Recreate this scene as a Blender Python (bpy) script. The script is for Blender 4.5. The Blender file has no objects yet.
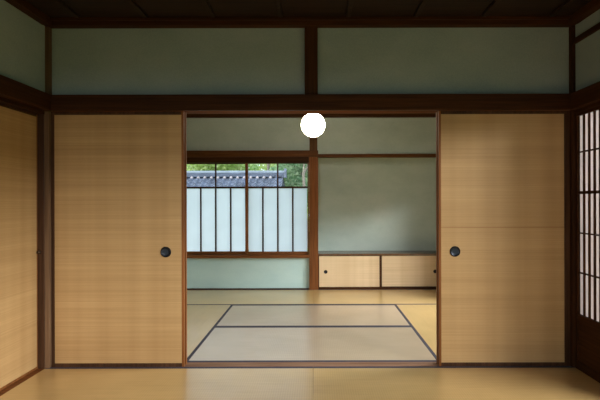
import bpy, bmesh, math, random
from mathutils import Vector, Matrix
sc = bpy.context.scene
COL = sc.collection
R = math.radians

# ------------------------------------------------------------------ camera
cam_d = bpy.data.cameras.new('camera')
cam = bpy.data.objects.new('camera', cam_d)
COL.objects.link(cam)
cam.location = (0, 0, 1.14)
cam.rotation_euler = (Matrix.Rotation(R(90), 4, 'X') @ Matrix.Rotation(R(-0.13), 4, 'Z')).to_euler()
cam_d.sensor_width = 36
cam_d.lens = 36 * 460 / 600
cam_d.shift_x = -16 / 600
cam_d.shift_y = 2 / 600
cam_d.clip_start = 0.05
sc.camera = cam

# ------------------------------------------------------------------ sky
w = bpy.data.worlds.new('overcast_sky')
sc.world = w
w.use_nodes = True
wn = w.node_tree.nodes
bg = wn['Background']
bg.inputs[0].default_value = (0.74, 0.86, 1.0, 1)
bg.inputs[1].default_value = 2.25


def area(name, loc, target, sx, sy, power, color):
    d = bpy.data.lights.new(name, 'AREA')
    d.shape = 'RECTANGLE'
    d.size, d.size_y = sx, sy
    d.energy = power
    d.color = color
    o = bpy.data.objects.new(name, d)
    COL.objects.link(o)
    o.location = loc
    o.rotation_euler = (Vector(target) - Vector(loc)).to_track_quat('-Z', 'Y').to_euler()
    return o


# added rear fill, then daylight: open garden side on the right, paper screen, back room's open right side
area('rear_fill_light', (-0.9, -2.9, 1.95), (-0.7, 3.0, 0.5), 2.2, 1.0, 100, (0.97, 0.97, 0.94))  # fill added behind the viewpoint, favouring the left doors
area('garden_side_daylight', (4.6, 0.0, 2.34), (-1.8, 1.8, 0.5), 3.2, 0.75, 440, (0.93, 0.97, 0.98))
area('screen_daylight', (2.7, 3.1, 1.1), (1.8, 2.9, 1.1), 0.9, 1.6, 4, (0.98, 0.97, 1.0))
area('back_room_daylight', (4.1, 4.1, 1.95), (-1.2, 5.0, 0.2), 2.0, 1.0, 380, (0.83, 0.93, 1.0))
sun_d = bpy.data.lights.new('hazy_sun', 'SUN')
sun_d.energy = 3.4
sun_d.angle = R(12)
sun_d.color = (1.0, 0.96, 0.88)
sun = bpy.data.objects.new('hazy_sun', sun_d)
COL.objects.link(sun)
sun.rotation_euler = Vector((-1.1, -0.7, 1.25)).to_track_quat('Z', 'Y').to_euler()

sc.view_settings.view_transform = 'Standard'
sc.view_settings.look = 'None'
sc.view_settings.gamma = 1
sc.view_settings.use_curve_mapping = False
sc.view_settings.exposure = 0.0
sc.cycles.max_bounces = 10
sc.cycles.diffuse_bounces = 6
sc.cycles.transparent_max_bounces = 12
sc.cycles.sample_clamp_indirect = 4
sc.cycles.caustics_reflective = False
sc.cycles.caustics_refractive = False


# ------------------------------------------------------------------ materials
def s2l(c):
    return tuple(((v / 255) / 12.92 if v / 255 <= 0.04045 else ((v / 255 + 0.055) / 1.055) ** 2.4) for v in c) + (1,)


class Mat:
    def __init__(self, name, rough=0.6, spec=0.3):
        self.m = bpy.data.materials.new(name)
        self.m.use_nodes = True
        self.nt = self.m.node_tree
        self.b = self.nt.nodes['Principled BSDF']
        self.b.inputs['Roughness'].default_value = rough
        self.b.inputs['Specular IOR Level'].default_value = spec
        self.tc = self.n('ShaderNodeTexCoord')

    def n(self, t, **kw):
        x = self.nt.nodes.new(t)
        for k, v in kw.items():
            setattr(x, k, v)
        return x

    def l(self, a, b):
        self.nt.links.new(a, b)

    def coords(self, scale, jitter=True):
        mp = self.n('ShaderNodeMapping')
        mp.inputs['Scale'].default_value = scale
        if jitter:
            oi = self.n('ShaderNodeObjectInfo')
            mul = self.n('ShaderNodeMath', operation='MULTIPLY')
            mul.inputs[1].default_value = 37.0
            self.l(oi.outputs['Random'], mul.inputs[0])
            add = self.n('ShaderNodeVectorMath', operation='ADD')
            self.l(self.tc.outputs['Object'], add.inputs[0])
            self.l(mul.outputs[0], add.inputs[1])
            self.l(add.outputs[0], mp.inputs['Vector'])
        else:
            self.l(self.tc.outputs['Object'], mp.inputs['Vector'])
        return mp.outputs[0]

    def noise(self, scale_v, scale=1.0, detail=4, rough=0.6, jitter=True):
        t = self.n('ShaderNodeTexNoise')
        t.inputs['Scale'].default_value = scale
        t.inputs['Detail'].default_value = detail
        t.inputs['Roughness'].default_value = rough
        self.l(self.coords(scale_v, jitter), t.inputs['Vector'])
        return t.outputs['Fac']

    def ramp(self, fac, stops):
        r = self.n('ShaderNodeValToRGB')
        cr = r.color_ramp
        while len(cr.elements) < len(stops):
            cr.elements.new(0.5)
        for e, (p, c) in zip(cr.elements, stops):
            e.position = p
            e.color = s2l(c)
        self.l(fac, r.inputs[0])
        return r.outputs[0]

    def mix(self, fac, a, b, mode='MIX'):
        m = self.n('ShaderNodeMix', data_type='RGBA', blend_type=mode)
        for sock, v in ((m.inputs[0], fac), (m.inputs[6], a), (m.inputs[7], b)):
            if isinstance(v, (int, float)):
                sock.default_value = v
            elif isinstance(v, tuple):
                sock.default_value = v
            else:
                self.l(v, sock)
        return m.outputs[2]

    def color(self, c):
        if isinstance(c, tuple):
            self.b.inputs['Base Color'].default_value = c
        else:
            self.l(c, self.b.inputs['Base Color'])

    def bump(self, h, strength=0.2, dist=0.002):
        bp = self.n('ShaderNodeBump')
        bp.inputs['Strength'].default_value = strength
        bp.inputs['Distance'].default_value = dist
        self.l(h, bp.inputs['Height'])
        self.l(bp.outputs[0], self.b.inputs['Normal'])


def wood(name, axis, dark, light, rough=0.6, spec=0.1):
    m = Mat(name, rough, spec)
    sv = [55, 55, 55]
    sv[axis] = 2.2
    f = m.noise(tuple(sv), 1.0, 5, 0.65)
    sv2 = [7, 7, 7]
    sv2[axis] = 0.9
    g = m.noise(tuple(sv2), 1.0, 2, 0.5)
    c = m.ramp(f, [(0.3, dark), (0.72, light)])
    c2 = m.ramp(g, [(0.3, (205, 205, 205)), (0.7, (255, 255, 255))])
    m.color(m.mix(1.0, c, c2, 'MULTIPLY'))
    m.bump(f, 0.25, 0.0015)
    return m.m


MX = wood('mid_brown_wood_along_x', 0, (76, 44, 20), (112, 68, 34))
MZ = wood('mid_brown_wood_along_z', 2, (70, 44, 22), (104, 68, 38))
SX = wood('worn_sill_wood', 0, (124, 88, 66), (162, 124, 98))
D0, D1 = (52, 29, 12), (84, 49, 23)
WX = wood('dark_wood_along_x', 0, D0, D1)
WY = wood('dark_wood_along_y', 1, D0, D1)
WZ = wood('dark_wood_along_z', 2, D0, D1)
B0, B1 = (100, 58, 28), (148, 90, 48)  # same timber as the dark wood, lightened where it is better lit
BX = wood('brown_wood_along_x', 0, B0, B1)
BZ = wood('brown_wood_along_z', 2, B0, B1)
WP = wood('weathered_post_wood', 2, (104, 76, 54), (138, 106, 78))
BLACKW = wood('dark_lacquered_wood', 2, (62, 40, 26), (92, 62, 42), 0.4)
EDGE = wood('reddish_stile_wood', 2, (120, 72, 36), (158, 98, 54), 0.4)


def plaster(name, k, blue=0):
    m = Mat(name, 0.75, 0.25)
    a = m.noise((2.2, 2.2, 3.5), 1.0, 5, 0.6)
    b = m.noise((160, 160, 160), 1.0, 2, 0.6)
    c = m.ramp(a, [(0.3, (136 + k, 148 + k, 136 + k + blue)), (0.55, (148 + k, 159 + k, 146 + k + blue)), (0.75, (158 + k, 165 + k, 152 + k + blue))])
    m.color(m.mix(0.12, c, m.ramp(b, [(0.35, (110, 118, 98)), (0.65, (190, 198, 176))])))
    m.bump(b, 0.15, 0.001)
    return m.m


def blueplaster():
    m = Mat('pale_blue_green_plaster', 0.7, 0.25)
    a = m.noise((2.0, 2.0, 6.0), 1.0, 5, 0.6)
    b = m.noise((160, 160, 160), 1.0, 2, 0.6)
    c = m.ramp(a, [(0.3, (176, 200, 196)), (0.7, (190, 210, 204))])
    m.color(m.mix(0.1, c, m.ramp(b, [(0.35, (120, 138, 126)), (0.65, (190, 204, 190))])))
    m.bump(b, 0.15, 0.001)
    return m.m


PL, PB, PL2 = plaster('green_grey_sand_plaster', 12, 12), blueplaster(), plaster('pale_green_grey_plaster', 32, 4)


def panel_mat(name, ax_h, ax_v=2, base=((180, 142, 94), (198, 160, 110)), join=None):
    """fine horizontally ribbed straw coloured cloth, with soft upright bands"""
    m = Mat(name, 0.55, 0.25)
    sv = [1.0, 1.0, 1.0]
    sv[ax_h] = 0.6
    sv[2] = 170
    fine = m.noise(tuple(sv), 1.0, 3, 0.6)
    sv[2] = 11
    band = m.noise(tuple(sv), 1.0, 4, 0.6)
    c = m.ramp(band, [(0.25, base[0]), (0.75, base[1])])
    c = m.mix(1.0, c, m.ramp(fine, [(0.3, (238, 235, 231)), (0.65, (255, 255, 255))]), 'MULTIPLY')
    sv = [1.0, 1.0, 0.12]
    sv[ax_h] = 9.0
    up = m.noise(tuple(sv), 1.0, 2, 0.5)
    c = m.mix(1.0, c, m.ramp(up, [(0.35, (243, 240, 236)), (0.62, (255, 255, 255))]), 'MULTIPLY')
    if join is not None:
        sx = m.n('ShaderNodeSeparateXYZ')
        m.l(m.tc.outputs['Object'], sx.inputs[0])
        cp = m.n('ShaderNodeMath', operation='COMPARE')
        m.l(sx.outputs[2], cp.inputs[0])
        cp.inputs[1].default_value = join
        cp.inputs[2].default_value = 0.004
        ml = m.n('ShaderNodeMath', operation='MULTIPLY')
        m.l(cp.outputs[0], ml.inputs[0])
        ml.inputs[1].default_value = 0.6
        c = m.mix(ml.outputs[0], c, s2l((150, 105, 60)))
    m.color(c)
    m.bump(fine, 0.12, 0.0008)
    return m.m


FX = panel_mat('straw_panel_facing_y', 0)
FJ = panel_mat('straw_panel_with_cross_join', 0, join=0.965)
FY = panel_mat('straw_panel_facing_x', 1)
FC = panel_mat('cupboard_panel', 0, base=((212, 184, 146), (226, 198, 160)))


def tatami(name, run_axis, c0, c1):
    m = Mat(name, 0.3, 0.8)
    m.b.inputs['Coat Weight'].default_value = 0.6
    m.b.inputs['Coat Roughness'].default_value = 0.22
    sv = [3, 3, 3]
    sv[1 - run_axis] = 240
    rush = m.noise(tuple(sv), 1.0, 2, 0.6)
    blot = m.noise((2.2, 2.2, 2.2), 1.0, 3, 0.5)
    w_ = m.n('ShaderNodeTexWave')
    w_.bands_direction = 'X' if run_axis == 0 else 'Y'
    w_.inputs['Scale'].default_value = 22
    w_.inputs['Distortion'].default_value = 0.3
    m.l(m.coords((1, 1, 1), False), w_.inputs['Vector'])
    c = m.ramp(rush, [(0.3, c0), (0.7, c1)])
    c = m.mix(1.0, c, m.ramp(blot, [(0.3, (232, 230, 226)), (0.7, (255, 255, 255))]), 'MULTIPLY')
    m.color(m.mix(0.08, c, m.ramp(w_.outputs['Fac'], [(0.0, (120, 90, 45)), (1.0, (230, 200, 150))])))
    m.bump(rush, 0.2, 0.001)
    return m.m


TX = tatami('rush_weave_long', 0, (198, 160, 100), (216, 178, 118))
TY = tatami('rush_weave_cross', 1, (200, 162, 102), (220, 182, 122))
TG = tatami('greyer_rush_weave', 0, (182, 158, 130), (200, 175, 148))  # greyer rush tone for the two centre mats
HERI = Mat('indigo_cloth_border', 0.8, 0.2)
HERI.color(HERI.ramp(HERI.noise((300, 300, 300), 1, 2), [(0.3, (52, 48, 56)), (0.7, (78, 72, 80))]))
HERI = HERI.m


def simple(name, c, rough=0.6, spec=0.3, metal=0.0, var=0.12, sc_=20):
    m = Mat(name, rough, spec)
    lo = tuple(int(v * (1 - var)) for v in c)
    hi = tuple(min(255, int(v * (1 + var))) for v in c)
    m.color(m.ramp(m.noise((sc_,) * 3, 1, 3), [(0.3, lo), (0.7, hi)]))
    m.b.inputs['Metallic'].default_value = metal
    return m.m


PULL = simple('blackened_metal', (28, 26, 28), 0.4, 0.5, 0.6)
PULLIN = simple('blue_black_metal', (34, 38, 46), 0.35, 0.5, 0.5)
BRASS = simple('dark_brass', (70, 48, 28), 0.4, 0.5, 0.5)
CORD = simple('brown_cord_cover', (30, 22, 16), 0.7, 0.2)
UNDER = simple('pine_underfloor', (170, 134, 84), 0.7, 0.2)
CLAY = simple('outer_clay', (140, 120, 92), 0.9, 0.1)
ROOFM = simple('roof_underside_wood', (90, 66, 46), 0.8, 0.1)


def ceil_mat():
    m = Mat('smoked_cedar_boards', 0.6, 0.25)
    f = m.noise((1.5, 40, 40), 1, 4)
    c = m.ramp(f, [(0.3, (30, 19, 11)), (0.7, (52, 33, 20))])
    sx = m.n('ShaderNodeSeparateXYZ')
    m.l(m.tc.outputs['Object'], sx.inputs[0])
    pp = m.n('ShaderNodeMath', operation='PINGPONG')
    m.l(sx.outputs[1], pp.inputs[0])
    pp.inputs[1].default_value = 0.15
    lt = m.n('ShaderNodeMath', operation='LESS_THAN')
    m.l(pp.outputs[0], lt.inputs[0])
    lt.inputs[1].default_value = 0.003
    m.color(m.mix(lt.outputs[0], c, s2l((14, 9, 6))))
    return m.m


CEIL = ceil_mat()


def translucent(name, c, rough=0.5, share=0.8, grain=None, back=None):
    m = bpy.data.materials.new(name)
    m.use_nodes = True
    nt = m.node_tree
    N = nt.nodes
    N.clear()
    out = N.new('ShaderNodeOutputMaterial')
    tr = N.new('ShaderNodeBsdfTranslucent')
    di = N.new('ShaderNodeBsdfPrincipled')
    di.inputs['Roughness'].default_value = rough
    mx = N.new('ShaderNodeMixShader')
    mx.inputs[0].default_value = 1 - share
    tc = N.new('ShaderNodeTexCoord')
    no = N.new('ShaderNodeTexNoise')
    no.inputs['Scale'].default_value = grain or 30
    nt.links.new(tc.outputs['Object'], no.inputs['Vector'])
    rp = N.new('ShaderNodeValToRGB')
    rp.color_ramp.elements[0].position = 0.3
    rp.color_ramp.elements[1].position = 0.7
    rp.color_ramp.elements[0].color = tuple(v * 0.95 for v in s2l(c)[:3]) + (1,)
    rp.color_ramp.elements[1].color = s2l(c)
    nt.links.new(no.outputs['Fac'], rp.inputs[0])
    nt.links.new(rp.outputs[0], tr.inputs[0])
    di.inputs['Base Color'].default_value = s2l(back or c)
    nt.links.new(tr.outputs[0], mx.inputs[1])
    nt.links.new(di.outputs[0], mx.inputs[2])
    nt.links.new(mx.outputs[0], out.inputs[0])
    return m


FROST = translucent('frosted_glass', (248, 252, 255), 0.35, 0.95, 4)
PAPER = translucent('screen_paper', (186, 176, 172), 0.9, 0.6, 60, (236, 226, 218))


def clear_glass():
    m = bpy.data.materials.new('clear_glass')
    m.use_nodes = True
    nt = m.node_tree
    N = nt.nodes
    N.clear()
    out = N.new('ShaderNodeOutputMaterial')
    t = N.new('ShaderNodeBsdfTransparent')
    t.inputs[0].default_value = (0.95, 0.97, 0.96, 1)
    g = N.new('ShaderNodeBsdfGlossy')
    g.inputs['Roughness'].default_value = 0.35
    mx = N.new('ShaderNodeMixShader')
    mx.inputs[0].default_value = 0.015
    nt.links.new(t.outputs[0], mx.inputs[1])
    nt.links.new(g.outputs[0], mx.inputs[2])
    nt.links.new(mx.outputs[0], out.inputs[0])
    return m


GLASS = clear_glass()


# ------------------------------------------------------------------ mesh helpers
def add_box(bm, x0, x1, y0, y1, z0, z1):
    v = [bm.verts.new(p) for p in ((x0, y0, z0), (x1, y0, z0), (x1, y1, z0), (x0, y1, z0),
                                   (x0, y0, z1), (x1, y0, z1), (x1, y1, z1), (x0, y1, z1))]
    for f in ((0, 3, 2, 1), (4, 5, 6, 7), (0, 1, 5, 4), (1, 2, 6, 5), (2, 3, 7, 6), (3, 0, 4, 7)):
        bm.faces.new([v[i] for i in f])


def add_prism(bm, pts, axis, a, b):
    """closed outline pts (2-D in the two other axes, in order) swept along axis from a to b"""
    def P(p, t):
        c = list(p)
        c.insert(axis, t)
        return c
    va = [bm.verts.new(P(p, a)) for p in pts]
    vb = [bm.verts.new(P(p, b)) for p in pts]
    n = len(pts)
    bm.faces.new(va)
    bm.faces.new(vb[::-1])
    for i in range(n):
        bm.faces.new((va[i], vb[i], vb[(i + 1) % n], va[(i + 1) % n]))


def add_lathe(bm, prof, c, axis='Z', seg=32):
    """prof: (radius, height) pairs turned about an axis through c"""
    rings = []
    for r, h in prof:
        ring = []
        for i in range(seg if r > 1e-6 else 1):
            a = 2 * math.pi * i / seg
            u, v = r * math.cos(a), r * math.sin(a)
            p = (c[0] + u, c[1] + v, c[2] + h) if axis == 'Z' else ((c[0] + u, c[1] + h, c[2] + v) if axis == 'Y' else (c[0] + h, c[1] + u, c[2] + v))
            ring.append(bm.verts.new(p))
        rings.append(ring)
    for A, Bq in zip(rings, rings[1:]):
        if len(A) == 1 and len(Bq) == 1:
            continue
        for i in range(seg):
            j = (i + 1) % seg
            if len(A) == 1:
                bm.faces.new((A[0], Bq[j], Bq[i]))
            elif len(Bq) == 1:
                bm.faces.new((A[i], A[j], Bq[0]))
            else:
                bm.faces.new((A[i], A[j], Bq[j], Bq[i]))


def obj(name, bm, mat, parent=None, bev=0.0, smooth=False):
    """link bm (scene coordinates) as one mesh, kept under its thing"""
    bmesh.ops.recalc_face_normals(bm, faces=bm.faces)
    if bev:
        bmesh.ops.bevel(bm, geom=[e for e in bm.edges if e.is_manifold and e.calc_face_angle(0) > 0.5], offset=bev, segments=2, profile=0.6, affect='EDGES', clamp_overlap=True)
    off = Vector((0, 0, 0))
    if parent is not None:
        p = parent
        while p is not None:
            off += p.location
            p = p.parent
    else:
        cs = [v.co for v in bm.verts]
        off = Vector([(min(c[i] for c in cs) + max(c[i] for c in cs)) / 2 for i in (0, 1)] + [min(c[2] for c in cs)])
    bmesh.ops.translate(bm, verts=bm.verts, vec=-off)
    me = bpy.data.meshes.new(name)
    bm.to_mesh(me)
    bm.free()
    me.materials.append(mat)
    if smooth:
        for f in me.polygons:
            f.use_smooth = True
    o = bpy.data.objects.new(name, me)
    COL.objects.link(o)
    if parent is None:
        o.location = off
    else:
        o.parent = parent
    return o


def box(name, b, mat, parent=None, bev=0.002):
    bm = bmesh.new()
    add_box(bm, *b)
    return obj(name, bm, mat, parent, bev)


def tag(o, label, cat=None, group=None, kind=None):
    o['label'] = label
    if cat:
        o['category'] = cat
    if group:
        o['group'] = group
    if kind:
        o['kind'] = kind
    return o


def root(name, loc, label, cat, group=None, kind=None):
    o = bpy.data.objects.new(name, None)
    COL.objects.link(o)
    o.location = loc
    o.empty_display_size = 0.1
    return tag(o, label, cat, group, kind)


def copy_tree(o, parent=None):
    c = o.copy()
    COL.objects.link(c)
    c.parent = parent
    for ch in [x for x in COL.objects if x.parent == o]:
        copy_tree(ch, c)
    return c


trim_n = [0]


def trim(b, mat, label, cat, bev=0.003):
    trim_n[0] += 1
    return tag(box('trim_%d' % trim_n[0], b, mat, None, bev), label, cat, kind='structure')


def trim_bm(bm, mat, label, cat, bev=0.002):
    trim_n[0] += 1
    return tag(obj('trim_%d' % trim_n[0], bm, mat, None, bev), label, cat, kind='structure')


def wall(name, b, mat, label):
    return tag(box(name, b, mat, None, 0), label, 'wall', kind='structure')


# ------------------------------------------------------------------ shell
tag(box('floor', (-2.1, 2.1, -0.75, 6.5, -0.10, -0.055), UNDER, None, 0), 'wooden floor deck lying under all the straw mats', 'floor', kind='structure')
ground = tag(box('ground', (-30, 30, -20, 50, -0.70, -0.60), simple('mossy_soil', (92, 104, 62), 0.95, 0.1, sc_=3), None, 0), 'mossy garden ground outside the rooms', 'ground', kind='structure')
footing = tag(box('wall_footing', (-2.0, 2.0, -0.7, 6.45, -0.6, -0.10), CLAY, None, 0), 'clay footing that carries the floor deck', 'footing', kind='structure')
tag(box('ceiling_back', (-1.809, 1.769, 3.285, 6.028, 2.30, 2.33), CEIL, None, 0), 'dark board ceiling of the back room, lower than the front one', 'ceiling', kind='structure')
ce = tag(box('ceiling', (-2.0, 2.0, -0.7, 6.5, 2.40, 2.44), CEIL, None, 0), 'dark smoked cedar board ceiling over the front room', 'ceiling', kind='structure')
for i in range(8):
    x = -1.60 + i * 0.455
    box('batten', (x - 0.014, x + 0.014, -0.55, 3.09, 2.380, 2.3995), CEIL, ce, 0.003)
tag(box('roof', (-3.0, 4.2, -2.4, 6.9, 2.55, 2.65), ROOFM, None, 0), 'unseen wooden eaves slab over both rooms, widened to cut the skylight', 'roof', kind='structure')  # overhang stretched on the right to hold back sky light

# front room, wall facing the viewpoint (above the sliding doors)
wall('wall_front', (-1.90, 1.84, 3.205, 3.245, 1.80, 2.398), PL, 'grey green plaster wall above the lintel of the wide doorway')
trim((-1.985, -1.838, 3.165, 3.28, -0.05, 2.398), WP, 'dark brown corner post left of the left straw door', 'post')
trim((1.764, 1.90, 3.165, 3.28, -0.05, 2.398), WZ, 'dark brown corner post between right straw door and paper screen', 'post')
trim((-0.076, 0.014, 3.168, 3.28, 1.80, 2.398), WZ, 'short dark post splitting the upper plaster wall above the globe lamp', 'post')


def lintel(y, s, zb, g):
    """outline of a door head / sill with two running grooves; s=+1: grooves from below, -1: from above"""
    return y


def grooved(x0, x1, y0, y1, zflat, zgr, zback, grooves):
    pts = [(y0, zback), (y0, zflat)]
    for a, b in grooves:
        pts += [(a, zflat), (a, zgr), (b, zgr), (b, zflat)]
    pts += [(y1, zflat), (y1, zback)]
    bm = bmesh.new()
    add_prism(bm, pts, 0, x0, x1)
    return bm


GR = [(3.189, 3.213), (3.232, 3.256)]
trim_bm(grooved(-1.837, 1.763, 3.165, 3.28, 1.770, 1.782, 1.799, GR), BX, 'reddish brown grooved door head running over the wide doorway', 'door head', 0.001)  # brighter wood tone stands in for bounced light on the underside
trim_bm(grooved(-1.837, 1.763, 3.186, 3.277, 0.0, -0.004, -0.05, GR), SX, 'brown grooved wooden sill running under the wide doorway', 'door sill', 0.0008)
trim((-1.862, 1.786, 3.135, 3.166, 1.767, 1.876), WX, 'broad dark rail across the front wall above the doors', 'rail', 0.004)
# cornice of the front room
for b, m, lab in (((-1.86, 1.785, 3.14, 3.204, 2.350, 2.399), WX, 'dark cornice where ceiling meets the front wall'),
                  ((-1.905, -1.80, -0.6, 3.139, 2.350, 2.399), WY, 'dark cornice where ceiling meets the left wall'),
                  ((1.725, 1.83, -0.6, 3.139, 2.350, 2.399), WY, 'dark cornice where ceiling meets the right wall')):
    trim(b, m, lab, 'cornice', 0.006)
for b, m, lab in (((-1.799, 1.724, 3.118, 3.139, 2.378, 2.399), WX, 'slim upper lip of the cornice along the front wall'),):
    trim(b, m, lab, 'cornice', 0.003)

# left wall of the front room
wall('wall_left', (-1.905, -1.862, -0.6, 3.164, 1.80, 2.40), PL, 'grey green plaster wall above the left side door')
trim((-1.861, -1.805, -0.6, 3.134, 1.767, 1.876), WY, 'broad dark rail running along the left wall', 'rail', 0.004)
trim((-1.985, -1.865, -0.6, 3.164, 1.745, 1.799), WY, 'dark door head over the left side door', 'door head')
trim((-1.985, -1.865, -0.6, 3.164, -0.05, 0.0), BX, 'brown wooden sill under the left side door', 'door sill')
trim((-1.9115, -1.868, 3.157, 3.1645, 0.0, 1.745), BLACKW, 'narrow dark jamb strip beside the left corner post', 'jamb')
wall('wall_left_rear', (-1.965, -1.93, -0.6, 2.236, 0.0, 1.745), PL, 'plaster wall on the left beyond the side door')
# right wall of the front room
wall('wall_right', (1.787, 1.84, -0.6, 3.164, 1.80, 2.40), PL, 'grey green plaster wall above the paper screens')
trim((1.735, 1.7865, -0.6, 3.134, 1.767, 1.876), WY, 'broad dark rail running along the right wall above the screens', 'rail', 0.004)
trim((1.768, 1.787, -0.6, 3.164, 2.220, 2.257), WY, 'thin dark rail high on the right plaster wall', 'rail')
trim((1.778, 1.90, -0.6, 3.164, 1.745, 1.799), WY, 'dark head rail the paper screens slide in', 'door head')
trim((1.778, 1.90, -0.6, 3.164, -0.05, 0.004), WY, 'dark sill the paper screens stand on', 'door sill')
# rear of the front room; its opening is added for the fill light
wall('wall_rear', (-1.985, 1.9, -0.68, -0.61, 1.70, 2.40), PL, 'plaster band above the added fill light opening behind the viewpoint')
wall('wall_rear_side', (-0.1, 1.9, -0.68, -0.61, -0.05, 1.70), PL, 'plaster wall beside the added fill light opening behind the viewpoint')
trim((-1.985, -1.865, -0.68, -0.61, -0.05, 1.70), WZ, 'dark post of the added fill light opening behind the viewpoint', 'post')


# ------------------------------------------------------------------ straw covered sliding doors
def pull(parent, c, r, axis, s):
    """recessed round pull: rim and dished inside; s = direction the face looks to along axis"""
    bm = bmesh.new()
    add_lathe(bm, [(r * 0.80, 0.0), (r * 0.82, 0.004 * s), (r * 0.93, 0.0055 * s), (r, 0.003 * s), (r, -0.001 * s)], c, axis, 32)
    h = obj('handle', bm, PULL, parent, 0, True)
    bm = bmesh.new()
    add_lathe(bm, [(r * 0.81, 0.003 * s), (r * 0.74, 0.001 * s), (r * 0.4, 0.0004 * s), (0, 0.0003 * s)], c, axis, 32)
    obj('handle_dish', bm, PULLIN, h, 0, True)
    return h


def fusuma_x(n, x0, x1, y0, y1, z0, z1, label, pull_x=None, fw=0.016, lw=None, rw=None, panelmat=None, stile=None, group=None, stile_left=None, stile_right=None, pr=0.037, pz=0.795, kind='structure', name=None, parent=None):
    r = root('door_%d' % n, ((x0 + x1) / 2, (y0 + y1) / 2, z0), label, 'sliding door', group, kind)
    lw, rw = lw or fw, rw or fw
    box('panel', (x0 + lw, x1 - rw, y0 + 0.002, y1 - 0.002, z0 + fw, z1 - fw), panelmat or FX, r, 0)
    for nm, b, m in (('frame_stile', (x0, x0 + lw, y0, y1, z0, z1), stile_left or BLACKW),
                     ('frame_stile', (x1 - rw, x1, y0, y1, z0, z1), stile_right or BLACKW),
                     ('frame_rail', (x0 + lw, x1 - rw, y0, y1, z0, z0 + 0.027), BLACKW),
                     ('frame_rail', (x0 + lw, x1 - rw, y0, y1, z1 - 0.031, z1), BLACKW)):
        box(nm, b, m, r, 0.0015)
    if pull_x is not None:
        h = pull(r, (pull_x, y0 + 0.002, pz), pr, 'Y', -1)
        h['label'] = 'round dark metal finger pull'
    return r


fusuma_x(1, -1.8375, -0.917, 3.191, 3.211, -0.003, 1.779, 'wide straw coloured sliding door with round dark pull, left of the doorway', -1.043, stile_right=EDGE, lw=0.023)
fusuma_x(2, 0.852, 1.7625, 3.191, 3.211, -0.003, 1.779, 'wide straw coloured sliding door right of the doorway, beside the paper screen', 0.964, stile_left=EDGE, panelmat=FJ, rw=0.040)
fusuma_x(3, -1.806, -0.914, 3.234, 3.254, -0.003, 1.779, 'sliding door slid open behind the left door, only its reddish edge showing', None, stile_right=EDGE)
fusuma_x(4, 0.849, 1.728, 3.234, 3.254, -0.003, 1.779, 'sliding door slid open behind the right door, only its reddish edge showing', None, stile_left=EDGE)

# the side door in the left wall
r5 = root('door_5', (-1.924, 2.70, 0.0), 'straw coloured sliding door in the left wall beside the corner post', 'sliding door', None, 'structure')
box('panel', (-1.933, -1.915, 2.256, 3.153, 0.016, 1.728), FY, r5, 0)
for nm, b, m in (('frame_stile', (-1.935, -1.913, 3.153, 3.160, 0.0, 1.744), EDGE), ('frame_stile', (-1.935, -1.913, 2.238, 2.256, 0.0, 1.744), BLACKW),
                 ('frame_rail', (-1.935, -1.913, 2.256, 3.153, 0.0, 0.016), EDGE), ('frame_rail', (-1.935, -1.913, 2.256, 3.153, 1.728, 1.744), BLACKW)):
    box(nm, b, m, r5, 0.001)
bm = bmesh.new()
add_lathe(bm, [(0, -0.016), (0.009, -0.015), (0.013, -0.010), (0.013, -0.004), (0.008, 0.0), (0.008, 0.003)], (-1.899, 3.156, 0.80), 'Y', 20)
obj('latch_knob', bm, BRASS, r5, 0, True)['label'] = 'small dull brass knob'


# ------------------------------------------------------------------ paper screens in the right wall
def shoji(n, y0, y1, label):
    r = root('door_%d' % n, (1.797, (y0 + y1) / 2, 0.004), label, 'paper screen', None, 'structure')
    x0, x1 = 1.782, 1.812
    st = 0.022
    box('frame_stile', (x0, x1, y0, y0 + st, 0.004, 1.744), WZ, r, 0.002)
    box('frame_stile', (x0, x1, y1 - st, y1, 0.004, 1.744), WZ, r, 0.002)
    box('frame_rail', (x0, x1, y0 + st, y1 - st, 1.722, 1.744), WY, r, 0.002)
    box('frame_rail', (x0, x1, y0 + st, y1 - st, 0.330, 0.372), WY, r, 0.002)
    box('frame_rail', (x0, x1, y0 + st, y1 - st, 0.004, 0.05), WY, r, 0.002)
    box('kick_board', (x0 + 0.008, x1 - 0.008, y0 + st, y1 - st, 0.05, 0.330), WY, r, 0)
    box('paper', (1.8015, 1.8030, y0 + st, y1 - st, 0.372, 1.722), PAPER, r, 0)
    nb = int(round((y1 - y0 - 2 * st) / 0.0585))
    stp = (y1 - y0 - 2 * st) / nb
    bars = []
    for k in range(1, nb):
        y = y1 - st - k * stp
        o = box('lattice_bar', (1.7890, 1.8012, y - 0.0055, y + 0.0055, 0.372, 1.722), WZ, r, 0)
    for k, z in enumerate((0.655, 0.925, 1.200, 1.475)):
        h = 0.010 if k == 2 else 0.005
        box('lattice_rail', (1.789, 1.8013, y0 + st, y1 - st, z - h, z + h), WY, r, 0)
    return r


shoji(6, 2.53, 3.160, 'white paper screen with dark vertical lattice beside the right corner post')

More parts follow.
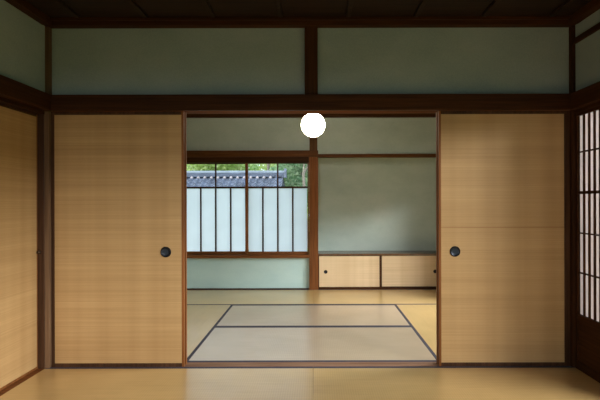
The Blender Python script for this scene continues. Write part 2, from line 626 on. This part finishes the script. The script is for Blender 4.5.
# ------------------------------------------------------------------ straw mats
def mat_x(x0, x1, y0, y1, label, borders, group, weave, long_axis=0):
    """one mat with its rush cover and the cloth borders on its long sides"""
    t = root('tatami_mat', ((x0 + x1) / 2, (y0 + y1) / 2, -0.055), label, 'straw mat', group)
    g = 0.0008
    x0, x1, y0, y1 = x0 + g, x1 - g, y0 + g, y1 - g
    hb = 0.031 if long_axis == 0 else 0.023
    if long_axis == 0:
        box('rush_cover', (x0, x1, y0 + hb, y1 - hb, -0.055, 0.0), weave, t, 0)
        for a, b in ((y0, y0 + hb), (y1 - hb, y1)):
            box('cloth_border', (x0, x1, a, b, -0.055, 0.0008), HERI, t, 0.0006)
    else:
        box('rush_cover', (x0 + hb, x1 - hb, y0, y1, -0.055, 0.0), weave, t, 0)
        for a, b in ((x0, x0 + hb), (x1 - hb, x1)):
            box('cloth_border', (a, b, y0, y1, -0.055, 0.0008), HERI, t, 0.0006)
    return t


G1 = 'straw mats of the front room'
mat_x(-1.864, -0.02, 2.278, 3.186, 'tan straw mat in front of the sill, left of the floor joint', 2, G1, TX)
mat_x(-0.02, 1.777, 2.278, 3.186, 'tan straw mat in front of the sill, right of the floor joint', 2, G1, TX)
mat_x(-1.864, -0.02, 1.36, 2.268, 'tan straw mat one row nearer than the sill row, on the left', 2, G1, TX)
mat_x(-0.02, 1.777, 1.36, 2.268, 'tan straw mat one row nearer than the sill row, on the right', 2, G1, TX)
G2 = 'straw mats of the back room'
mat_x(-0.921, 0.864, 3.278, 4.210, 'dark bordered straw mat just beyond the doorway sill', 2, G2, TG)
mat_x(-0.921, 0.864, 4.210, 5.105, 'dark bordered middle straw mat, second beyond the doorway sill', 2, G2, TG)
mat_x(-1.806, -0.922, 3.282, 5.105, 'straw mat running away along the left side of the back room', 2, G2, TY, 1)
mat_x(0.865, 1.746, 3.282, 5.105, 'straw mat running away along the right side of the back room', 2, G2, TY, 1)
mat_x(-1.806, -0.03, 5.105, 5.998, 'straw mat lying under the window along the far wall', 2, G2, TX)
mat_x(-0.03, 1.746, 5.105, 5.998, 'straw mat lying before the low cupboard in the far alcove', 2, G2, TX)

# ------------------------------------------------------------------ back room
wall('wall_back', (-1.90, 1.84, 6.03, 6.09, 1.765, 2.398), PL2, 'grey green plaster wall above window and alcove in the back room')
wall('wall_back_lower', (-1.745, -0.092, 6.02, 6.08, 0.0, 0.413), PB, 'pale blue green plaster under the frosted window')
trim((-1.90, -1.745, 5.975, 6.09, -0.05, 2.299), BZ, 'brown far left corner post of the back room', 'post')
trim((-0.090, 0.028, 5.970, 6.09, -0.05, 1.725), BZ, 'brown post between the window and the alcove', 'post')
trim((-0.083, 0.020, 5.985, 6.029, 1.809, 2.242), MZ, 'short brown post on the upper back wall above the window rail', 'post')
trim((1.652, 1.84, 5.975, 6.09, -0.05, 2.299), BZ, 'brown far right corner post of the back room', 'post')
trim((-1.744, 0.030, 5.945, 5.984, 1.726, 1.808), MX, 'brown rail over the window in the back room', 'rail')
trim((-1.744, -0.091, 5.985, 6.09, 1.657, 1.764), WX, 'dark window head under the brown rail', 'window head')
trim((0.029, 1.651, 5.985, 6.06, 1.722, 1.764), MX, 'thin brown rail across the top of the alcove', 'rail')
trim((-1.744, -0.091, 5.960, 6.10, 0.414, 0.452), BX, 'brown window sill above the pale plaster', 'window sill')
tag(box('baseboard_back', (-1.744, -0.091, 6.0, 6.019, 0.0, 0.014), WX, None, 0.001), 'thin dark strip at the foot of the wall under the window', 'baseboard', kind='structure')
trim((-1.744, 1.65, 5.965, 6.029, 2.243, 2.299), WX, 'dark cornice along the top of the back room wall', 'cornice', 0.004)
# alcove niche
wall('wall_alcove', (0.0, 1.70, 6.36, 6.40, 0.0, 1.80), PL2, 'smooth grey green plaster back of the wide alcove')
wall('wall_alcove_left', (-0.03, 0.026, 6.091, 6.36, 0.0, 1.80), PL2, 'left plaster cheek of the alcove')
wall('wall_alcove_right', (1.652, 1.70, 6.091, 6.36, 0.0, 1.80), PL2, 'right plaster cheek of the alcove')
wall('wall_alcove_top', (0.026, 1.652, 6.091, 6.36, 1.766, 1.80), PL2, 'plaster soffit closing the alcove at the top')
# sides of the back room
wall('wall_back_room_right', (1.77, 1.84, 3.281, 5.974, 1.30, 2.299), PL2, 'plaster band above the open right side of the back room')
wall('wall_back_room_left', (-1.88, -1.81, 3.281, 5.974, 0.0, 2.299), PL2, 'plaster side wall left in the back room')
wall('wall_back_room_right_end', (1.77, 1.84, 5.20, 5.974, 0.0, 1.299), PL2, 'short plaster wall between the open right side and the alcove')
# outer skin so that daylight enters through the openings only
wall('wall_outer_back', (0.0, 2.0, 6.42, 6.46, -0.1, 2.55), CLAY, 'clay outer wall behind the alcove')
wall('wall_outer_gable', (-2.0, 2.0, 6.10, 6.12, 1.80, 2.55), CLAY, 'clay outer wall above the window')


# ------------------------------------------------------------------ sliding window sashes
def sash(n, x0, x1, y, label, left_st, right_st):
    r = root('window_%d' % n, ((x0 + x1) / 2, y, 0.453), label, 'window', None, 'structure')
    y0, y1 = y - 0.013, y + 0.013
    zb, zt, zm0, zm1 = 0.453, 1.656, 1.322, 1.345
    box('frame_stile', (x0, x0 + left_st, y0, y1, zb, zt), BZ, r, 0.002)
    box('frame_stile', (x1 - right_st, x1, y0, y1, zb, zt), BZ, r, 0.002)
    a, b = x0 + left_st, x1 - right_st
    box('frame_rail', (a, b, y0, y1, zb, 0.492), BX, r, 0.002)
    box('frame_rail', (a, b, y0, y1, 1.643, zt), WX, r, 0.002)
    box('cross_rail', (a, b, y0 + 0.002, y1 - 0.002, zm0, zm1), WX, r, 0.002)
    step = (b - a) / 4
    for k in range(4):
        box('frosted_pane', (a + step * k + 0.0095, a + step * (k + 1) - 0.0095, y - 0.002, y + 0.002, 0.492, zm0), FROST, r, 0)
    for k in (1, 2, 3):
        x = a + step * k
        box('muntin', (x - 0.0095, x + 0.0095, y0 + 0.003, y1 - 0.003, 0.492, zm0), WZ, r, 0.002)
    x = a + step * 2
    box('muntin', (x - 0.0095, x + 0.0095, y0 + 0.003, y1 - 0.003, zm1, 1.643), WZ, r, 0.002)
    box('clear_pane', (a, x - 0.0095, y - 0.002, y + 0.002, zm1, 1.643), GLASS, r, 0)
    box('clear_pane', (x + 0.0095, b, y - 0.002, y + 0.002, zm1, 1.643), GLASS, r, 0)
    return r


sash(1, -1.743, -0.893, 6.065, 'left window sash, frosted panes below clear ones, tiled wall behind', 0.028, 0.034)
sash(2, -0.926, -0.093, 6.030, 'right window sash next to the brown post, frosted below, trees above', 0.034, 0.016)

# ------------------------------------------------------------------ low cupboard in the alcove
cup = root('low_cupboard', (0.84, 6.0, 0.0), 'low alcove cupboard with two pale sliding doors and a dark top board', 'cupboard')
box('top_board', (0.0285, 1.6515, 5.985, 6.359, 0.442, 0.466), simple('polished_dark_board', (92, 66, 46), 0.22, 0.5), cup, 0.002)
box('base_rail', (0.0285, 1.6515, 5.999, 6.05, -0.0, 0.020), WX, cup, 0.001)
box('carcass', (0.0285, 1.6515, 6.045, 6.355, 0.020, 0.441), WX, cup, 0)
for (x0, x1, y0, hx, nm) in ((0.0295, 0.858, 6.003, 0.125, 'left cupboard door whose dark pull is next to the post'), (0.820, 1.6505, 6.024, 1.558, 'right cupboard door half hidden by the straw door')):
    d = bpy.data.objects.new('door', None)
    COL.objects.link(d)
    d.parent = cup
    d.location = (0, 0, 0)
    box('panel', (x0 + 0.010, x1 - 0.010, y0 + 0.001, y0 + 0.015, 0.031, 0.433), FC, d, 0)
    sr = 0.032 if x0 < 0.5 else 0.010
    for b in ((x0, x0 + 0.010, y0, y0 + 0.016, 0.021, 0.441), (x1 - sr, x1, y0, y0 + 0.016, 0.021, 0.441),
              (x0 + 0.01, x1 - sr, y0, y0 + 0.016, 0.021, 0.031), (x0 + 0.01, x1 - sr, y0, y0 + 0.016, 0.433, 0.441)):
        box('frame_strip', b, WX, d, 0.001)
    bm = bmesh.new()
    add_lathe(bm, [(0, 0.0), (0.017, -0.0005), (0.019, -0.004), (0.0235, -0.004), (0.024, 0.002)], (hx, y0, 0.228), 'Y', 24)
    obj('handle', bm, PULL, d, 0, True)

# ------------------------------------------------------------------ globe lamp
LX, LY, LZ, LR = -0.027, 4.60, 1.910, 0.119
lamp = root('pendant_lamp', (LX, LY, 2.299), 'lit white glass globe lamp hanging behind the lintel of the doorway', 'lamp')
gm = Mat('lit_opal_glass', 0.3, 0.5)
gm.b.inputs['Base Color'].default_value = (1, 0.95, 0.85, 1)
gm.b.inputs['Emission Color'].default_value = (1.0, 0.88, 0.70, 1)
gm.b.inputs['Emission Strength'].default_value = 34
bm = bmesh.new()
prof = [(0, -LR)]
a0 = math.asin(0.93)
for i in range(1, 29):
    a = -math.pi / 2 + (a0 + math.pi / 2) * i / 28
    prof.append((LR * math.cos(a), LR * math.sin(a)))
prof.append((0, LR * 0.93))
add_lathe(bm, prof, (LX, LY, LZ), 'Z', 48)
obj('globe', bm, gm.m, lamp, 0, True)['label'] = 'glowing white glass globe'
zt = LZ + LR * 0.93 + 0.001
bm = bmesh.new()
add_lathe(bm, [(0, 0.0), (0.050, 0.0), (0.053, 0.005), (0.052, 0.022), (0.034, 0.030), (0.022, 0.062), (0.012, 0.075), (0.0, 0.076)], (LX, LY, zt), 'Z', 32)
obj('lamp_holder', bm, CORD, lamp, 0, True)
bm = bmesh.new()
add_lathe(bm, [(0, 0), (0.0035, 0), (0.0035, 2.275 - zt - 0.076), (0, 2.275 - zt - 0.076)], (LX, LY, zt + 0.076), 'Z', 10)
obj('cord', bm, CORD, lamp, 0, True)
bm = bmesh.new()
add_lathe(bm, [(0, -0.03), (0.012, -0.03), (0.035, -0.012), (0.040, 0.0), (0.0, 0.0)], (LX, LY, 2.299), 'Z', 28)
obj('ceiling_rose', bm, CORD, lamp, 0, True)

# ------------------------------------------------------------------ garden: tiled wall and trees
TILE = simple('grey_blue_roof_tile', (94, 100, 118), 0.45, 0.4, var=0.2, sc_=2.5)
TILE_E = simple('pale_tile_end', (178, 166, 168), 0.6, 0.3, var=0.15, sc_=6)
WHITE = simple('white_garden_plaster', (200, 200, 192), 0.8, 0.2)
GY = 17.0
gw = root('garden_wall', (-5.2, GY, -0.6), 'garden wall roofed with grey tiles, seen through the clear panes', 'wall')
box('wall_body', (-9.5, -1.32, GY - 0.15, GY + 0.15, -0.6, 1.68), WHITE, gw, 0.01)
# roof slope as overlapping courses of wavy tiles
bm = bmesh.new()
XR0, XR1 = -9.7, -1.2
per = 0.24
seg = 8
rows = 4
for side in (-1, 1):
    for q in range(rows):
        t0, t1 = q / rows, (q + 1) / rows
        yb, yt = 0.85 * (1 - t0), 0.85 * (1 - t1)
        zb, zt2 = 1.62 + 0.47 * t0 + 0.035, 1.62 + 0.47 * t1
        n = int((XR1 - XR0) / per * seg)
        prev = None
        for k in range(n + 1):
            x = XR0 + (XR1 - XR0) * k / n
            ph = 2 * math.pi * (x / per)
            wv = 0.055 * max(-0.45, math.cos(ph))
            col = [bm.verts.new((x, GY + side * yb, zb + wv - 0.07)), bm.verts.new((x, GY + side * yb, zb + wv)), bm.verts.new((x, GY + side * (yt - 0.02), zt2 + wv))]
            if prev:
                bm.faces.new((prev[0], col[0], col[1], prev[1]))
                bm.faces.new((prev[1], col[1], col[2], prev[2]))
            prev = col
obj('roof_tiles', bm, TILE, gw)
for k, (hw, z0, z1) in enumerate(((0.17, 2.06, 2.12), (0.14, 2.12, 2.17), (0.11, 2.17, 2.22))):
    box('ridge_course', (XR0, XR1 + 0.03, GY - hw, GY + hw, z0, z1), TILE, gw, 0.012)
bm = bmesh.new()
add_prism(bm, [(GY + 0.095 * math.cos(math.pi * i / 10), 2.22 + 0.085 * math.sin(math.pi * i / 10)) for i in range(11)], 0, XR0, XR1 + 0.03)
obj('ridge_cap', bm, simple('pale_ridge_tile', (124, 134, 146), 0.45, 0.4, sc_=3), gw)
bm = bmesh.new()
add_prism(bm, [(GY - 0.22, 2.03), (GY + 0.22, 2.03), (GY + 0.16, 2.25), (GY + 0.06, 2.38), (GY - 0.06, 2.38), (GY - 0.16, 2.25)], 0, XR1 + 0.03, XR1 + 0.12)
obj('ridge_end_tile', bm, TILE, gw, 0.01)
for k in range(34):
    x = XR0 + 0.12 + k * 0.24
    if x > XR1 or x < -6.6:
        continue
    bm = bmesh.new()
    add_lathe(bm, [(0, -0.03), (0.045, -0.028), (0.055, 0.0)], (x, GY - 0.19, 2.03), 'Y', 12)
    obj('round_tile_end', bm, TILE_E, gw, 0, True)

random.seed(4)


def leaf_mat(name, a, b, c):
    m = Mat(name, 0.6, 0.2)
    gi = m.n('ShaderNodeNewGeometry')
    col = m.ramp(gi.outputs['Random Per Island'], [(0.0, a), (0.5, b), (1.0, c)])
    m.color(col)
    tr = m.n('ShaderNodeBsdfTranslucent')
    m.l(col, tr.inputs[0])
    mx = m.n('ShaderNodeMixShader')
    mx.inputs[0].default_value = 0.6
    m.l(m.b.outputs[0], mx.inputs[1])
    m.l(tr.outputs[0], mx.inputs[2])
    m.l(mx.outputs[0], m.nt.nodes['Material Output'].inputs[0])
    return m.m


LEAF = [leaf_mat('yellow_green_leaves', (176, 198, 124), (204, 220, 150), (228, 234, 190)),
        leaf_mat('fresh_green_leaves', (150, 186, 124), (186, 212, 150), (216, 226, 182)),
        leaf_mat('cool_green_leaves', (124, 164, 128), (162, 194, 154), (200, 216, 182))]
BARK = simple('grey_bark', (140, 130, 120), 0.9, 0.1)


def tree(x, y, trunk_h, crown, leafm, n, label, name='tree', cat='tree', lean=0.0, tr=0.12, group='trees beyond the garden wall'):
    t = root(name, (x, y, -0.6), label, cat, group)
    rnd = random.Random(int(x * 100 + y))
    top = Vector((x + lean, y, trunk_h))

    def limb(bm, a, b, ra, rb, seg=8):
        a, b = Vector(a), Vector(b)
        d = (b - a).normalized()
        u = d.orthogonal().normalized()
        v = d.cross(u)
        R0 = [bm.verts.new(a + (u * math.cos(2 * math.pi * i / seg) + v * math.sin(2 * math.pi * i / seg)) * ra) for i in range(seg)]
        R1 = [bm.verts.new(b + (u * math.cos(2 * math.pi * i / seg) + v * math.sin(2 * math.pi * i / seg)) * rb) for i in range(seg)]
        for i in range(seg):
            bm.faces.new((R0[i], R0[(i + 1) % seg], R1[(i + 1) % seg], R1[i]))
        bm.faces.new(R1)
    bm = bmesh.new()
    limb(bm, (x, y, -0.6), top, tr, tr * 0.65)
    for (cx, cy, cz, rr) in crown:
        limb(bm, top - Vector((0, 0, 0.1)), (x + cx * 0.8, y + cy * 0.8, cz), tr * 0.5, tr * 0.15, 6)
    obj('trunk', bm, BARK, t)
    bm = bmesh.new()
    tot = sum(c[3] ** 2 for c in crown)
    for (cx, cy, cz, rr) in crown:
        for _ in range(int(n * rr ** 2 / tot)):
            d = Vector((rnd.gauss(0, 1), rnd.gauss(0, 1), rnd.gauss(0, 1))).normalized() * rr * rnd.random() ** 0.35
            p = Vector((x + cx, y + cy, cz)) + Vector((d.x, d.y, d.z * 0.8))
            s = rnd.uniform(0.06, 0.12)
            a = Vector((rnd.gauss(0, 1), rnd.gauss(0, 1), rnd.gauss(0, 0.5))).normalized()
            b = a.cross(Vector((rnd.gauss(0, 1), rnd.gauss(0, 1), rnd.gauss(0, 1)))).normalized()
            bm.faces.new([bm.verts.new(p + q) for q in (a * s, b * s * 0.5, -a * s, -b * s * 0.5)])
    obj('foliage', bm, leafm, t)
    return t


def crown(*c):
    return c


tree(-7.4, 19.3, 1.9, crown((0, 0, 3.2, 1.1), (0.7, 0.0, 2.7, 0.8), (-0.8, 0, 2.8, 0.9)), LEAF[1], 3600, 'green tree behind the left end of the tiled wall')
tree(-4.2, 19.3, 2.0, crown((0, 0, 3.2, 1.1), (0.5, -0.1, 2.7, 0.8), (-0.5, 0, 2.6, 0.8)), LEAF[0], 3600, 'yellow green tree behind the tiled wall, left of the middle stile')
tree(-4.6, 22.2, 1.9, crown((0, 0, 3.3, 1.1), (1.0, 0, 2.7, 0.9), (-1.0, 0, 2.6, 0.9)), LEAF[1], 3600, 'fresh green tree behind the right end of the tiled wall')
tree(-2.05, 19.5, 4.3, crown((0.1, 0, 4.5, 0.8), (-0.5, 0, 4.1, 0.6)), LEAF[0], 1500, 'slim pale trunk standing up behind the end of the tiled wall', lean=0.05, tr=0.08)
tree(-0.75, 19.0, 2.0, crown((-0.5, 0, 2.2, 0.75), (0.15, 0, 1.6, 0.8), (0.1, 0.2, 2.9, 0.9)), LEAF[2], 4200, 'dark green bush beside the end of the tiled wall', lean=0.2, tr=0.09)
tree(-0.35, 17.4, 2.3, crown((-0.1, 0.2, 3.1, 0.55), (0.5, 0.4, 3.2, 0.7)), LEAF[2], 1500, 'grey leaning trunk seen through the rightmost clear pane', lean=-0.12, tr=0.08)
tree(0.3, 21.6, 1.7, crown((0, 0, 2.2, 1.2), (-0.9, 0, 1.6, 0.9), (0.3, 0, 3.2, 0.9)), LEAF[0], 4600, 'yellow green tree right of the leaning trunk')
hd = root('hedge', (-3.5, 25.0, -0.6), 'tall continuous hedge far behind the tiled wall and the trees', 'hedge')
bm = bmesh.new()
rnd = random.Random(9)
for _ in range(15000):
    p = Vector((rnd.uniform(-11, 4.0), 25 + rnd.uniform(-0.7, 0.7), rnd.uniform(-0.5, 4.6)))
    s = rnd.uniform(0.09, 0.17)
    a = Vector((rnd.gauss(0, 1), rnd.gauss(0, 0.5), rnd.gauss(0, 1))).normalized()
    b = a.cross(Vector((rnd.gauss(0, .4), 1, rnd.gauss(0, .4)))).normalized()
    bm.faces.new([bm.verts.new(p + q) for q in (a * s, b * s * 0.6, -a * s, -b * s * 0.6)])
obj('foliage', bm, LEAF[0], hd)

side = root('hedge', (8.5, 2.0, -0.6), 'clipped garden hedge outside the open right side of the rooms', 'hedge')
bm = bmesh.new()
for _ in range(16000):
    p = Vector((8.5 + rnd.uniform(-0.5, 0.5), rnd.uniform(-6, 24), rnd.uniform(-0.6, 2.3)))
    q1 = rnd.uniform(0.08, 0.15)
    a = Vector((rnd.gauss(0, 0.5), rnd.gauss(0, 1), rnd.gauss(0, 1))).normalized()
    b = a.cross(Vector((1, rnd.gauss(0, .4), rnd.gauss(0, .4)))).normalized()
    bm.faces.new([bm.verts.new(p + q) for q in (a * q1, b * q1 * 0.6, -a * q1, -b * q1 * 0.6)])
obj('foliage', bm, LEAF[1], side)
